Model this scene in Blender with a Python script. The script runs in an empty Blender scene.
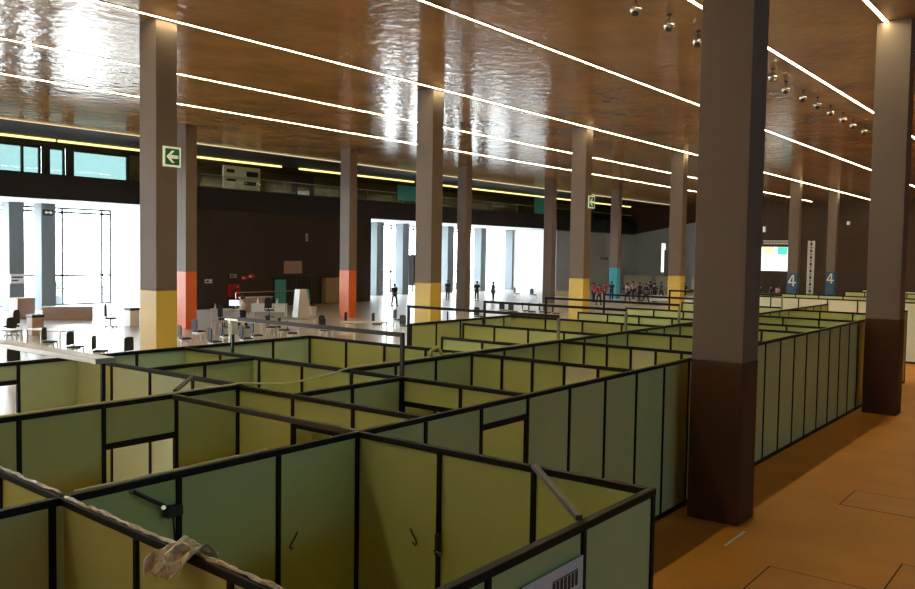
import bpy, bmesh, math, random
from mathutils import Vector, Matrix
random.seed(7)
SC = bpy.context.scene
COL = SC.collection

# ------------------------------------------------------------------ camera, sky, exposure
def make_camera():
    yaw, pitch, roll, F = 0.6591, -0.04897, 0.01611, 851.7
    f = Vector((-math.sin(yaw) * math.cos(pitch), math.cos(yaw) * math.cos(pitch), math.sin(pitch)))
    r = Vector((math.cos(yaw), math.sin(yaw), 0)); u = r.cross(f)
    c, s = math.cos(roll), math.sin(roll)
    r2 = r * c + u * s; u2 = u * c - r * s
    cam = bpy.data.cameras.new('camera'); o = bpy.data.objects.new('camera', cam); COL.objects.link(o)
    cam.sensor_fit = 'HORIZONTAL'; cam.sensor_width = 36; cam.lens = F / 915 * 36
    cam.clip_start = 0.05; cam.clip_end = 500
    m = Matrix((r2, u2, -f)).transposed().to_4x4(); m.translation = (0, 0, 4.21)
    o.matrix_world = m
    SC.camera = o
make_camera()
SC.view_settings.view_transform = 'Standard'; SC.view_settings.look = 'None'
SC.view_settings.gamma = 1; SC.view_settings.use_curve_mapping = False
SC.view_settings.exposure = 0.0
SKY, STRIP = 18.0, 58.0
wd = bpy.data.worlds.new('sky'); SC.world = wd; wd.use_nodes = True
bg = wd.node_tree.nodes['Background']; bg.inputs[0].default_value = (0.86, 0.95, 1.0, 1); bg.inputs[1].default_value = SKY

def portal(x, y0, y1, z0, z1, sx):
    l = bpy.data.lights.new('daylight_portal', 'AREA'); l.shape = 'RECTANGLE'; l.size = abs(y1 - y0); l.size_y = z1 - z0
    l.cycles.is_portal = True
    o = bpy.data.objects.new('daylight_portal', l); COL.objects.link(o)
    o.location = (x, (y0 + y1) / 2, (z0 + z1) / 2)
    o.rotation_euler = (math.radians(90), 0, math.radians(-90 if sx > 0 else 90))
portal(-60.4, -19, 34.9, 0.05, 6.9, 1)
portal(-60.4, 52.5, 82.4, 0.05, 6.9, 1)
portal(-51.8, 10, 35.5, 8.5, 10.2, 1)
portal(14.2, -2, 24, 6.6, 8.2, -1)

# ------------------------------------------------------------------ materials
def mat(name, col, rough=0.5, metal=0.0, var=0.0, scale=3.0, bump=0.0, bscale=20.0, emit=None, estr=0.0, spec=0.5, stretch=None, coat=0.0):
    m = bpy.data.materials.new(name); m.use_nodes = True
    nt = m.node_tree; b = nt.nodes['Principled BSDF']
    b.inputs['Base Color'].default_value = (*col, 1); b.inputs['Roughness'].default_value = rough
    b.inputs['Metallic'].default_value = metal; b.inputs['Specular IOR Level'].default_value = spec
    b.inputs['Coat Weight'].default_value = coat; b.inputs['Coat Roughness'].default_value = 0.12
    if emit: b.inputs['Emission Color'].default_value = (*emit, 1); b.inputs['Emission Strength'].default_value = estr
    if var or bump:
        tc = nt.nodes.new('ShaderNodeTexCoord'); mp = nt.nodes.new('ShaderNodeMapping')
        nt.links.new(tc.outputs['Object'], mp.inputs[0])
        if stretch: mp.inputs['Scale'].default_value = stretch
    if var:
        n = nt.nodes.new('ShaderNodeTexNoise'); n.inputs['Scale'].default_value = scale; n.inputs['Detail'].default_value = 5
        nt.links.new(mp.outputs[0], n.inputs[0])
        r = nt.nodes.new('ShaderNodeValToRGB')
        r.color_ramp.elements[0].position = 0.3; r.color_ramp.elements[1].position = 0.7
        r.color_ramp.elements[0].color = (*[c * (1 - var) for c in col], 1)
        r.color_ramp.elements[1].color = (*[min(1, c * (1 + var)) for c in col], 1)
        nt.links.new(n.outputs[0], r.inputs[0]); nt.links.new(r.outputs[0], b.inputs['Base Color'])
    if bump:
        n2 = nt.nodes.new('ShaderNodeTexNoise'); n2.inputs['Scale'].default_value = bscale; n2.inputs['Detail'].default_value = 3
        nt.links.new(mp.outputs[0], n2.inputs[0])
        bp = nt.nodes.new('ShaderNodeBump'); bp.inputs['Strength'].default_value = bump; bp.inputs['Distance'].default_value = 0.05
        nt.links.new(n2.outputs[0], bp.inputs['Height']); nt.links.new(bp.outputs[0], b.inputs['Normal'])
        if coat: nt.links.new(bp.outputs[0], b.inputs['Coat Normal'])
    return m

def glass(name, tint, refl=0.08):
    m = bpy.data.materials.new(name); m.use_nodes = True; nt = m.node_tree
    for n in list(nt.nodes): nt.nodes.remove(n)
    out = nt.nodes.new('ShaderNodeOutputMaterial'); mx = nt.nodes.new('ShaderNodeMixShader')
    t = nt.nodes.new('ShaderNodeBsdfTransparent'); t.inputs[0].default_value = (*tint, 1)
    g = nt.nodes.new('ShaderNodeBsdfGlossy'); g.inputs['Roughness'].default_value = 0.03
    mx.inputs[0].default_value = refl
    nt.links.new(t.outputs[0], mx.inputs[1]); nt.links.new(g.outputs[0], mx.inputs[2]); nt.links.new(mx.outputs[0], out.inputs[0])
    return m

WARM = (1.0, 0.85, 0.47)
M = dict(
    aisle=mat('aisle_floor', (0.66, 0.285, 0.038), 0.6, var=0.09, scale=0.9, spec=0.2),
    hall=mat('hall_floor', (0.56, 0.50, 0.47), 0.28, var=0.06, scale=0.8),
    hatch=mat('hatch_plate', (0.64, 0.275, 0.038), 0.6, var=0.08, scale=2.0, spec=0.3),
    gap=mat('gap_dark', (0.02, 0.012, 0.006), 0.9),
    ceil=mat('ceiling_metal', (0.44, 0.235, 0.075), 0.12, metal=0.1, var=0.2, scale=0.5, bump=0.55, bscale=2.4, stretch=(1.0, 0.8, 1), spec=0.15),
    black=mat('black_aluminium', (0.009, 0.008, 0.006), 0.55, spec=0.25),
    panel=mat('olive_panel', (0.56, 0.64, 0.28), 0.5, var=0.05, scale=0.9),
    mint=mat('mint_panel', (0.56, 0.70, 0.48), 0.5, var=0.04),
    coolpale=mat('cool_pale_panel', (0.74, 0.95, 0.90), 0.5, var=0.03),
    pale=mat('pale_panel', (0.80, 0.82, 0.66), 0.5, var=0.04, scale=1.5),
    palepost=mat('pale_post', (0.30, 0.30, 0.18), 0.5),
    beam=mat('tie_beam_metal', (0.05, 0.042, 0.028), 0.45),
    column=mat('grey_column', (0.20, 0.145, 0.115), 0.6, var=0.06, scale=0.8),
    brown=mat('brown_foot', (0.075, 0.028, 0.009), 0.6, var=0.1, scale=1.0),
    yellow=mat('yellow_foot', (0.80, 0.55, 0.10), 0.4, var=0.05, scale=1.0),
    orange=mat('orange_foot', (0.80, 0.16, 0.035), 0.4, var=0.05, scale=1.0),
    cyan=mat('cyan_foot', (0.06, 0.45, 0.62), 0.4, var=0.05),
    blue=mat('blue_foot', (0.045, 0.11, 0.22), 0.4, var=0.08),
    white=mat('white_paint', (0.82, 0.82, 0.82), 0.45),
    wall=mat('dark_wall', (0.060, 0.046, 0.038), 0.7, var=0.10, scale=0.5),
    backwall=mat('beige_wall', (0.45, 0.38, 0.25), 0.7, var=0.05),
    gallerywall=mat('gallery_wall', (0.22, 0.17, 0.07), 0.7, var=0.15),
    brownwall=mat('brown_wall', (0.080, 0.038, 0.020), 0.6, var=0.2, scale=0.25),
    fascia=mat('fascia_dark', (0.028, 0.029, 0.035), 0.55, var=0.06),
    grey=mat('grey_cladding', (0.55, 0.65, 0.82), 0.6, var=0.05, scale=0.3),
    soffit=mat('soffit_white', (0.80, 0.80, 0.80), 0.7, var=0.03),
    pier=mat('window_pier', (0.16, 0.19, 0.21), 0.5),
    frame=mat('window_frame', (0.06, 0.07, 0.075), 0.4),
    clear=glass('clear_glass', (0.97, 0.99, 0.99)),
    teal_glass=glass('teal_glass', (0.19, 0.245, 0.24), 0.1),
    dark_glass=glass('dark_teal_glass', (0.34, 0.47, 0.54), 0.1),
    guard=glass('guard_glass', (0.8, 0.9, 0.86), 0.05),
    strip=mat('strip_diffuser', (1, 1, 1), 0.5, emit=WARM, estr=STRIP),
    dimstrip=mat('dim_strip', (0.8, 0.7, 0.6), 0.5, emit=WARM, estr=0.7),
    cove=mat('cove_diffuser', (1, 1, 0.8), 0.5, emit=(1.0, 0.84, 0.28), estr=1.6),
    green=mat('sign_green', (0.02, 0.11, 0.03), 0.4, emit=(0.02, 0.16, 0.04), estr=0.15),
    signwhite=mat('sign_white', (0.9, 0.95, 0.8), 0.4, emit=(0.85, 1.0, 0.6), estr=0.4),
    plastic=mat('milky_plastic', (0.62, 0.55, 0.43), 0.3, var=0.2, scale=30, bump=0.6, bscale=40),
    cable=mat('pale_cable', (0.72, 0.66, 0.42), 0.5),
    tape=mat('yellow_tape', (0.65, 0.60, 0.16), 0.5, var=0.2, scale=40),
    darkm=mat('dark_plastic', (0.02, 0.02, 0.022), 0.45),
    seat=mat('charcoal_seat', (0.03, 0.03, 0.035), 0.7, var=0.1, scale=30),
    whitem=mat('white_furniture', (0.78, 0.78, 0.78), 0.4, var=0.03),
    counter=mat('beige_counter', (0.50, 0.36, 0.30), 0.5, var=0.05),
    wood=mat('light_wood', (0.45, 0.32, 0.17), 0.5, var=0.15, scale=4, stretch=(8, 8, 1)),
    tealdoor=mat('teal_panel', (0.10, 0.52, 0.52), 0.3),
    red=mat('red_paint', (0.55, 0.02, 0.02), 0.35),
    chrome=mat('spot_silver', (0.72, 0.68, 0.62), 0.25, metal=0.8),
    lens=mat('spot_lens', (0.03, 0.03, 0.03), 0.15),
    screen=mat('screen_white', (0.9, 0.9, 0.9), 0.4, emit=(1, 0.98, 0.92), estr=1.1),
    screeny=mat('screen_yellow', (0.9, 0.8, 0.4), 0.4, emit=(1, 0.80, 0.38), estr=1.0),
    screent=mat('screen_teal', (0.1, 0.7, 0.6), 0.4, emit=(0.06, 0.62, 0.52), estr=1.0),
    monitor=mat('monitor_glow', (0.6, 0.7, 0.9), 0.3, emit=(0.75, 0.8, 1), estr=1.2),
    truss=mat('truss_alu', (0.55, 0.5, 0.45), 0.35, metal=0.7),
    skin=mat('skin', (0.48, 0.30, 0.22), 0.55), hair=mat('hair', (0.03, 0.02, 0.015), 0.7),
    shirtw=mat('shirt_white', (0.75, 0.75, 0.75), 0.8), shirtd=mat('shirt_dark', (0.03, 0.03, 0.05), 0.8),
    shirtr=mat('shirt_red', (0.40, 0.03, 0.07), 0.8), shirtb=mat('shirt_blue', (0.05, 0.10, 0.30), 0.8),
    shirtp=mat('shirt_pink', (0.55, 0.35, 0.40), 0.8),
    jeans=mat('trousers_dark', (0.025, 0.025, 0.035), 0.85), shoe=mat('shoe_black', (0.02, 0.02, 0.02), 0.6),
    foliage=mat('outdoor_green', (0.10, 0.22, 0.08), 0.8, var=0.3, scale=4),
    paving=mat('terrace_paving', (0.65, 0.65, 0.65), 0.8, var=0.05),
)

# ------------------------------------------------------------------ mesh helpers
class MB:
    def __init__(s): s.v = []; s.f = []; s.smooth = False
    def box(s, x0, x1, y0, y1, z0, z1):
        n = len(s.v)
        s.v += [(x, y, z) for z in (z0, z1) for y in (y0, y1) for x in (x0, x1)]
        s.f += [tuple(n + i for i in q) for q in ((0, 2, 3, 1), (4, 5, 7, 6), (0, 1, 5, 4), (2, 6, 7, 3), (0, 4, 6, 2), (1, 3, 7, 5))]
        return s
    def bar(s, p, q, w, h=None):
        p = Vector(p); q = Vector(q); h = h or w; d = (q - p).normalized()
        a = d.cross(Vector((0, 0, 1)))
        if a.length < 1e-4: a = Vector((1, 0, 0))
        a.normalize(); b = a.cross(d); n = len(s.v)
        for c in (p, q):
            s.v += [tuple(c + a * (sx * w / 2) + b * (sy * h / 2)) for sx, sy in ((-1, -1), (1, -1), (1, 1), (-1, 1))]
        s.f += [tuple(n + i for i in t) for t in ((3, 2, 1, 0), (4, 5, 6, 7), (0, 1, 5, 4), (1, 2, 6, 5), (2, 3, 7, 6), (3, 0, 4, 7))]
        return s
    def tube(s, pts, r, n=8, r2=None):
        pts = [Vector(p) for p in pts]; base = len(s.v); k = len(pts)
        a = None
        for i, p in enumerate(pts):
            d = (pts[min(i + 1, k - 1)] - pts[max(i - 1, 0)]).normalized()
            if a is None:
                a = d.cross(Vector((0, 0, 1)))
                if a.length < 1e-3: a = Vector((1, 0, 0))
            a = (a - d * a.dot(d)).normalized(); b = d.cross(a)
            rr = r if r2 is None else r + (r2 - r) * i / (k - 1)
            if callable(r): rr = r(i / (k - 1))
            for j in range(n):
                t = 2 * math.pi * j / n
                s.v.append(tuple(p + (a * math.cos(t) + b * math.sin(t)) * rr))
        for i in range(k - 1):
            for j in range(n):
                s.f.append((base + i * n + j, base + i * n + (j + 1) % n, base + (i + 1) * n + (j + 1) % n, base + (i + 1) * n + j))
        s.f.append(tuple(base + j for j in reversed(range(n)))); s.f.append(tuple(base + (k - 1) * n + j for j in range(n)))
        return s
    def prism(s, poly, axis, a, b):
        # poly of (u, v): axis 'x' -> (y, z), 'y' -> (x, z), 'z' -> (x, y)
        n = len(s.v); k = len(poly)
        for c in (a, b):
            for u, v in poly:
                s.v.append((c, u, v) if axis == 'x' else (u, c, v) if axis == 'y' else (u, v, c))
        s.f.append(tuple(n + i for i in range(k))); s.f.append(tuple(n + k + i for i in reversed(range(k))))
        for i in range(k):
            j = (i + 1) % k; s.f.append((n + i, n + k + i, n + k + j, n + j))
        return s
    def ball(s, c, r, nu=12, nv=8, sc=(1, 1, 1)):
        b = len(s.v); c = Vector(c)
        for i in range(nv + 1):
            t = math.pi * i / nv
            for j in range(nu):
                p = 2 * math.pi * j / nu
                s.v.append((c.x + r * sc[0] * math.sin(t) * math.cos(p), c.y + r * sc[1] * math.sin(t) * math.sin(p), c.z + r * sc[2] * math.cos(t)))
        for i in range(nv):
            for j in range(nu):
                s.f.append((b + i * nu + j, b + (i + 1) * nu + j, b + (i + 1) * nu + (j + 1) % nu, b + i * nu + (j + 1) % nu))
        return s
    def build(s, name, m, parent=None, bevel=0, smooth=False, local=False):
        off = Vector((0, 0, 0))
        if parent is not None and not local:
            p = parent
            while p is not None: off += p.location; p = p.parent
        me = bpy.data.meshes.new(name)
        me.from_pydata([tuple(Vector(v) - off) for v in s.v], [], s.f)
        bm = bmesh.new(); bm.from_mesh(me); bmesh.ops.remove_doubles(bm, verts=bm.verts, dist=1e-5)
        bmesh.ops.recalc_face_normals(bm, faces=bm.faces); bm.to_mesh(me); bm.free()
        me.materials.append(M[m] if isinstance(m, str) else m)
        if smooth: me.shade_smooth()
        o = bpy.data.objects.new(name, me); COL.objects.link(o); o.parent = parent
        if bevel:
            bv = o.modifiers.new('bevel', 'BEVEL'); bv.width = bevel; bv.segments = 2
        return o
def box(*a): return MB().box(*a)
def tag(o, label=None, cat=None, group=None, kind=None):
    if label: o['label'] = label
    if cat: o['category'] = cat
    if group: o['group'] = group
    if kind: o['kind'] = kind
    return o
def thing(name, loc, label, cat, group=None, rz=0):
    o = bpy.data.objects.new(name, None); COL.objects.link(o); o.location = loc; o.rotation_euler.z = rz
    o.empty_display_size = 0.2
    return tag(o, label, cat, group)
def struct(name, mb, m, label=None):
    o = mb.build(name, m); tag(o, label, None, None, 'structure'); return o
def copy_tree(o, parent=None):
    c = o.copy(); COL.objects.link(c)
    if parent is not None: c.parent = parent
    for ch in list(o.children): copy_tree(ch, c)
    return c
def place(o, loc, rz=0, label=None, cat=None, group=None):
    o.location = loc; o.rotation_euler.z = rz
    return tag(o, label, cat, group)
ORD = ['first', 'second', 'third', 'fourth', 'fifth', 'sixth', 'seventh', 'eighth', 'ninth', 'tenth', 'eleventh', 'twelfth']
CZ = 10.6

# ------------------------------------------------------------------ the setting
tag(struct('floor', box(-13.2, 14.3, -20, 102.2, -0.2, 0), 'aisle'), 'tan brown floor of the walkway and cubicle area', 'floor')
tag(struct('floor_hall', box(-60.2, -13.2, -20, 102.2, -0.2, 0), 'hall'), 'pale polished floor of the open hall', 'floor')
tag(struct('ceiling', box(-56.2, 14.3, -20, 102.2, CZ, CZ + 0.3), 'ceil'), 'brown glossy rippled metal ceiling', 'ceiling')
# far wall: brown above, grey cladding below with a rising top edge
w = struct('wall_back', box(-60.2, 14.3, 102.0, 102.4, 0, CZ), 'brownwall'); tag(w, 'dark brown far end wall', 'wall')
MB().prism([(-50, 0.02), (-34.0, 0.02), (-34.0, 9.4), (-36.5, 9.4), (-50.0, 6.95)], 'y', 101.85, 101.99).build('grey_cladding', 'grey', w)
tag(struct('wall_right', MB().box(14.0, 14.3, -20, 102, 0, 6.6).box(14.0, 14.3, -20, 102, 8.2, CZ).box(14.0, 14.3, -20, -2, 6.6, 8.2).box(14.0, 14.3, 24, 102, 6.6, 8.2), 'wall'), 'dark wall on the walkway side', 'wall')
tag(struct('wall_front', box(-60.2, 14.3, -20.3, -20, 0, CZ), 'backwall'), 'beige wall behind the viewer', 'wall')
# left facade: solid core, fascia band, gallery
w = struct('wall_left', MB().box(-60, -50, 34.9, 52.5, 0, 6.98).box(-60, -50, 82.4, 102, 0, 6.98), 'wall', None); tag(w, 'dark hall side wall between the window bays', 'wall')
box(-49.99, -49.9, 82.42, 101.95, 0.02, 6.9).build('grey_cladding', 'grey', w)
box(-59.9, -50.05, 34.78, 34.89, 0.02, 6.95).build('pale_return', 'soffit', w)
box(-59.9, -50.05, 82.28, 82.39, 0.02, 6.95).build('pale_return', 'soffit', w)
tag(struct('trim_1', box(-50.15, -49.7, -20, 102, 6.98, 8.45), 'fascia'), 'dark fascia band below the upper gallery', 'fascia')
tag(struct('trim_2', box(-60.2, -50.16, -20, 102, 6.99, 7.12), 'soffit'), 'white soffit over the window bays', 'soffit')
tag(struct('floor_gallery', box(-60.2, -50.16, -20, 102, 8.2, 8.44), 'fascia'), 'dark upper gallery floor', 'floor')
tag(struct('wall_gallery', MB().box(-56.4, -56.0, 35.5, 102, 8.44, CZ).box(-52.2, -51.6, 31.3, 35.5, 8.44, CZ).box(-52.2, -51.6, -20, 10, 8.44, CZ), 'gallerywall'), 'dark back wall of the upper gallery', 'wall')
tag(struct('trim_3', box(-44.56, -44.5, -20, 102, CZ - 0.05, CZ - 0.002), 'dimstrip'), 'thin pale line along the ceiling edge', 'trim')

tag(struct('trim_5', box(-50.1, -44.57, -20, 102, CZ - 0.09, CZ - 0.002), 'fascia'), 'dark ceiling edge in front of the gallery', 'trim')
# ------------------------------------------------------------------ windows
def window(name, X, y0, y1, z0, z1, mull, trans, pane='clear', label=''):
    f = MB(); d = 0.07
    f.box(X - d, X + d, y0, y1, z0, z0 + 0.1).box(X - d, X + d, y0, y1, z1 - 0.12, z1)
    for y in (y0 + 0.06, *mull, y1 - 0.06): f.box(X - d, X + d, y - 0.07, y + 0.07, z0 + 0.1, z1 - 0.12)
    for z in trans: f.box(X - d, X + d, y0 + .12, y1 - .12, z - 0.08, z + 0.08)
    o = tag(f.build(name, 'frame'), label, 'window', None, 'structure')
    tag(box(X - 0.012, X + 0.012, y0 + 0.05, y1 - 0.05, z0 + 0.05, z1 - 0.05).build('pane', pane, o), 'clear glass' if pane == 'clear' else 'teal tinted glass')
    return o
window('window_1', -60.0, -19.9, 34.76, 0, 6.98, [-15, -11, -7, -3, 1, 5, 9, 13, 16, 19, 22, 25, 28, 31.0, 34.0], [2.13, 6.65], label='tall glazed window bay at the left of the hall')
window('window_2', -60.0, 52.52, 82.26, 0, 6.98, [56, 59, 62.5, 66, 69.5, 73, 76.5, 79.5], [2.13, 6.65], label='tall glazed window bay in the middle of the hall side')
window('window_3', -51.9, 10, 22.2 + 3.3, 8.45, 10.25, [17, 24.4], [], 'teal_glass', 'teal gallery window at the far left')
window('window_4', -51.9, 25.9, 27.0, 8.45, 10.25, [], [], 'teal_glass', 'narrow teal gallery window beside the wide one')
window('window_5', -51.9, 27.4, 31.3, 8.45, 10.25, [], [], 'teal_glass', 'wide teal gallery window left of the yellow column')
window('added_fill_window', 14.15, -2, 24, 6.6, 8.2, [5, 12, 19], [], 'dark_glass', 'added unseen high strip window giving cool fill on the walkway side')  # unseen window added to throw cool light on the walkway-facing panels
tag(struct('trim_4', MB().box(-51.8, -51.5, 25.5, 25.9, 8.45, 10.3).box(-51.8, -51.5, 27.0, 27.4, 8.45, 10.3).box(-51.9, -51.5, 10, 35.5, 10.25, CZ - .01), 'fascia'), 'dark piers between the gallery windows', 'pier')
for i, (y, lab) in enumerate([(25.3, 'window pier at the far left carrying a small white plate'), (27.35, 'window pier at the left carrying a small exit sign'),
                              (59.2, 'window pier left of the second yellow column'), (62.9, 'window pier behind the black loudspeaker'),
                              (75.9, 'window pier left of the grey columns'), (82.0, 'window pier just left of the third yellow column'), (70.0, 'window pier hidden partly by the second yellow column')]):
    o = box(-56.6, -55.6, y, y + 0.95, 0, 6.98).build('window_pier', 'pier'); tag(o, lab, 'pier', None, 'structure')
# terrace outside
tag(struct('floor_terrace', box(-110, -60.3, -40, 140, -0.35, -0.15), 'paving'), 'pale terrace paving outside the windows', 'floor')

# ------------------------------------------------------------------ ceiling lamps
def strip(X, y0, y1, label, wdt=0.06):
    h = thing('ceiling_strip_light', (X, (y0 + y1) / 2, CZ), label, 'light', 'ceiling strip lights')
    MB().box(X - wdt / 2 - .015, X - wdt / 2, y0, y1, CZ - 0.022, CZ - 0.002).box(X + wdt / 2, X + wdt / 2 + .015, y0, y1, CZ - 0.022, CZ - 0.002).build('housing', 'beam', h)
    box(X - wdt / 2, X + wdt / 2, y0, y1, CZ - 0.022, CZ - 0.004).build('diffuser', 'strip', h)
strip(-5.2, 22.0, 60, 'bright strip light at the top right corner above the second walkway column', 0.09)
strip(-8.7, -19, 100, 'bright strip light right of the nearest column, beside the row of spotlights', 0.08)
strip(-14.25, -19, 100, 'bright strip light running from top centre to the nearest column')
strip(-21.25, -19, 100, 'strip light running just before the tops of the yellow columns')
strip(-27.5, -19, 100, 'strip light next beyond the yellow column tops')
strip(-33.1, -19, 100, 'strip light farthest from the walkway, nearest the gallery')
h = thing('cove_light', (-49.95, 40, CZ - .3), 'yellowish cove light running along the top of the gallery', 'light')
for y0, y1 in ((10, 25.4), (25.6, 31.3), (34.5, 42.6), (44.4, 57.8), (58.3, 100.5)):
    box(-50.0, -49.85, y0, y1, CZ - 0.22, CZ - 0.1).build('diffuser', 'cove', h)
# spotlights
def make_spot():
    t = thing('ceiling_spotlight', (0, 0, CZ), None, None)
    MB().tube([(0, 0, 0), (0, 0, -0.05)], 0.07, 12).build('mounting_plate', 'beam', t, local=True)
    MB().tube([(0, 0, -0.05), (0, 0, -0.16)], 0.02, 8).build('stem', 'beam', t, local=True)
    b = MB().ball((0, 0, -0.28), 0.15, 16, 10).build('ball_housing', 'chrome', t, smooth=True, local=True)
    MB().tube([(0.02, -0.06, -0.385), (0.025, -0.075, -0.435)], 0.085, 14).build('lens', 'lens', t, local=True)
    return t
sp0 = make_spot()
sy = [(-9.73, 19.6), (-9.67, 21.44), (-9.7, 23.47), (-9.52, 29.5), (-9.79, 31.83), (-9.76, 33.86), (-9.72, 35.69), (-9.76, 37.78), (-9.79, 39.95), (-9.84, 41.96), (-9.86, 44.17)]
for i, (sx, y) in enumerate(sy):
    o = sp0 if i == 0 else copy_tree(sp0)
    lab = ('silver ball spotlight, %s from the left of the three left of the nearest column' % ORD[i]) if i < 3 else \
          ('silver ball spotlight, %s from the left of those right of the nearest column' % ORD[i - 3])
    place(o, (sx, y, CZ), 0, lab, 'spotlight', 'ball spotlights along the ceiling')

# ------------------------------------------------------------------ columns
def column(X, Y, foot, fz, label, wx=0.84, wy=0.68, digit=False):
    # X, Y: the near right corner of the column
    t = thing('column', (X - wx / 2, Y + wy / 2, 0), label, 'column', 'square columns of the hall')
    box(X - wx, X, Y, Y + wy, 0.0, fz).build('painted_foot', foot, t, bevel=0.012)
    box(X - wx + .004, X - .004, Y + .004, Y + wy - .004, fz, CZ).build('shaft', 'column', t, bevel=0.012)
    return t
def digit4(parent, x, y, z, hgt, axis='y'):
    s = hgt
    poly1 = [(0.38, 0), (0.52, 0), (0.52, 1), (0.38, 1)]
    mb = MB(); d = 0.006
    P = lambda pl: [(x + (u - .35) * s, z + v * s) for u, v in pl]
    mb.prism(P(poly1), 'y', y - d, y - .0005); mb.prism(P([(0, .24), (.7, .24), (.7, .38), (0, .38)]), 'y', y - d * 1.1, y - .0005)
    mb.prism(P([(0, .38), (.15, .38), (.46, 1), (.38, 1.0), (.34, 1)]), 'y', y - d * 1.2, y - .0005)
    return mb.build('number', 'white', parent)
column(-4.53, 13.10, 'brown', 2.56, 'nearest dark square column with brown foot beside the walkway', 0.84, 0.70)
column(-4.57, 25.28, 'brown', 2.6, 'second dark square column with brown foot at the right edge', 0.86, 0.66)
yl = ['column with yellow foot at the left carrying a green arrow sign', 'column with yellow foot left of centre carrying a black loudspeaker',
      'column with yellow foot right of centre carrying an arrow sign', 'column with yellow foot just left of the nearest dark column']
for k in range(4): column(-21.4, 13.76 + 12.13 * k, 'yellow', 3.0, yl[k])
for k, lab in ((5, 'column with blue foot numbered 4 beside the bright screen'), (6, 'column with blue foot numbered 4 right of the lattice truss')):
    c = column(-21.4, 13.76 + 12.13 * k, 'blue', 2.95, lab); digit4(c, -21.8, 13.76 + 12.13 * k, 1.85, 0.95)
column(-38.2, 26.27, 'orange', 3.0, 'column with orange foot behind the first yellow column')
column(-38.2, 38.13, 'orange', 3.0, 'column with orange foot right of the wooden cabinet')
column(-38.2, 50.2, 'column', 3.0, 'plain grey column right of the second yellow column')
column(-38.2, 62.3, 'column', 3.0, 'plain grey column just left of the third yellow column')
column(-38.2, 74.4, 'cyan', 3.0, 'column with cyan foot in front of the grey far wall')

def arrow_sign(x, y, z, w, label):
    # hangs on the walkway-facing side of a column (+X face)
    t = thing('exit_sign', (x, y, z), label, 'sign')
    box(x + .002, x + 0.05, y - w / 2, y + w / 2, z - w / 2, z + w / 2).build('border', 'signwhite', t)
    box(x + 0.05, x + 0.056, y - w / 2 + .05, y + w / 2 - .05, z - w / 2 + .05, z + w / 2 - .05).build('board', 'green', t)
    s = w * 0.34
    pl = [(-1, 0), (-.1, .9), (.35, .9), (-.28, .24), (1, .24), (1, -.24), (-.28, -.24), (.35, -.9), (-.1, -.9)]
    MB().prism([(y + u * s, z + v * s) for u, v in pl], 'x', x + 0.056, x + 0.062).build('arrow', 'signwhite', t)
arrow_sign(-21.4, 14.24, 6.8, 0.56, 'green exit sign with left arrow on the first yellow column')
arrow_sign(-21.4, 38.62, 6.9, 0.62, 'green exit sign with left arrow on the third yellow column')
t = thing('exit_sign', (-55.55, 27.75, 6.4), 'small exit sign with white arrows at the top of a window pier', 'sign')
box(-55.58, -55.5, 27.45, 28.1, 6.2, 6.62).build('board', 'fascia', t)
MB().prism([(27.52, 6.41), (27.64, 6.53), (27.64, 6.45), (27.76, 6.45), (27.76, 6.37), (27.64, 6.37), (27.64, 6.29)], 'x', -55.5, -55.49).build('arrow', 'signwhite', t)
MB().prism([(28.03, 6.41), (27.91, 6.53), (27.91, 6.45), (27.79, 6.45), (27.79, 6.37), (27.91, 6.37), (27.91, 6.29)], 'x', -55.5, -55.49).build('arrow', 'signwhite', t)
t = thing('wall_plate', (-55.55, 25.7, 2.1), 'small white sign plate on the far left window pier', 'sign')
box(-55.58, -55.5, 25.3, 26.2, 1.8, 2.4).build('board', 'whitem', t)
MB().box(-55.5, -55.49, 25.4, 26.1, 2.15, 2.25).box(-55.5, -55.49, 25.4, 25.8, 1.95, 2.03).build('print', 'darkm', t)

# ------------------------------------------------------------------ cubicle walls
G = 'panel walls of the cubicles'
def wall_run(axis, c, a, b, label, doors=(), ends=(True, True), top=2.5, trans=2.1, pale=(), n=None, pm='panel', palem='pale'):
    """panelled partition along axis ('x' or 'y') at the other coordinate c, from a to b"""
    L = b - a; n = n or max(1, round(L / 0.99)); st = L / n
    loc = ((a + b) / 2, c, 0) if axis == 'x' else (c, (a + b) / 2, 0)
    t = thing('partition_wall', loc, label, 'partition wall', G)
    def bx(mb, u0, u1, w, z0, z1):
        return mb.box(u0, u1, c - w, c + w, z0, z1) if axis == 'x' else mb.box(c - w, c + w, u0, u1, z0, z1)
    bx(MB(), a, b, 0.030, top - 0.055, top).build('top_rail', 'black', t, bevel=0.006)
    for i in range(n + 1):
        if (i == 0 and not ends[0]) or (i == n and not ends[1]): continue
        u = a + i * st
        u = min(max(u, a + .024), b - .024)
        bx(MB(), u - 0.024, u + 0.024, 0.027, 0, top - 0.055).build('post', 'black', t, bevel=0.005)
    for i in range(n):
        u0, u1 = a + i * st + 0.024, a + (i + 1) * st - 0.024
        if i == 0: u0 += .024 if ends[0] else -.024
        if i == n - 1: u1 -= .024 if ends[1] else -.024
        zb = 0.08
        if i in doors:
            zb = trans + 0.05
            bx(MB(), u0, u1, 0.024, trans - 0.02, trans + 0.05).build('door_lintel', 'black', t, bevel=0.005)
        else:
            bx(MB(), u0, u1, 0.024, 0.0, 0.08).build('base_rail', 'black', t)
        bx(MB(), u0, u1, 0.008, zb, top - 0.055).build('panel', palem if i in pale else pm, t)
    return t
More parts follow.
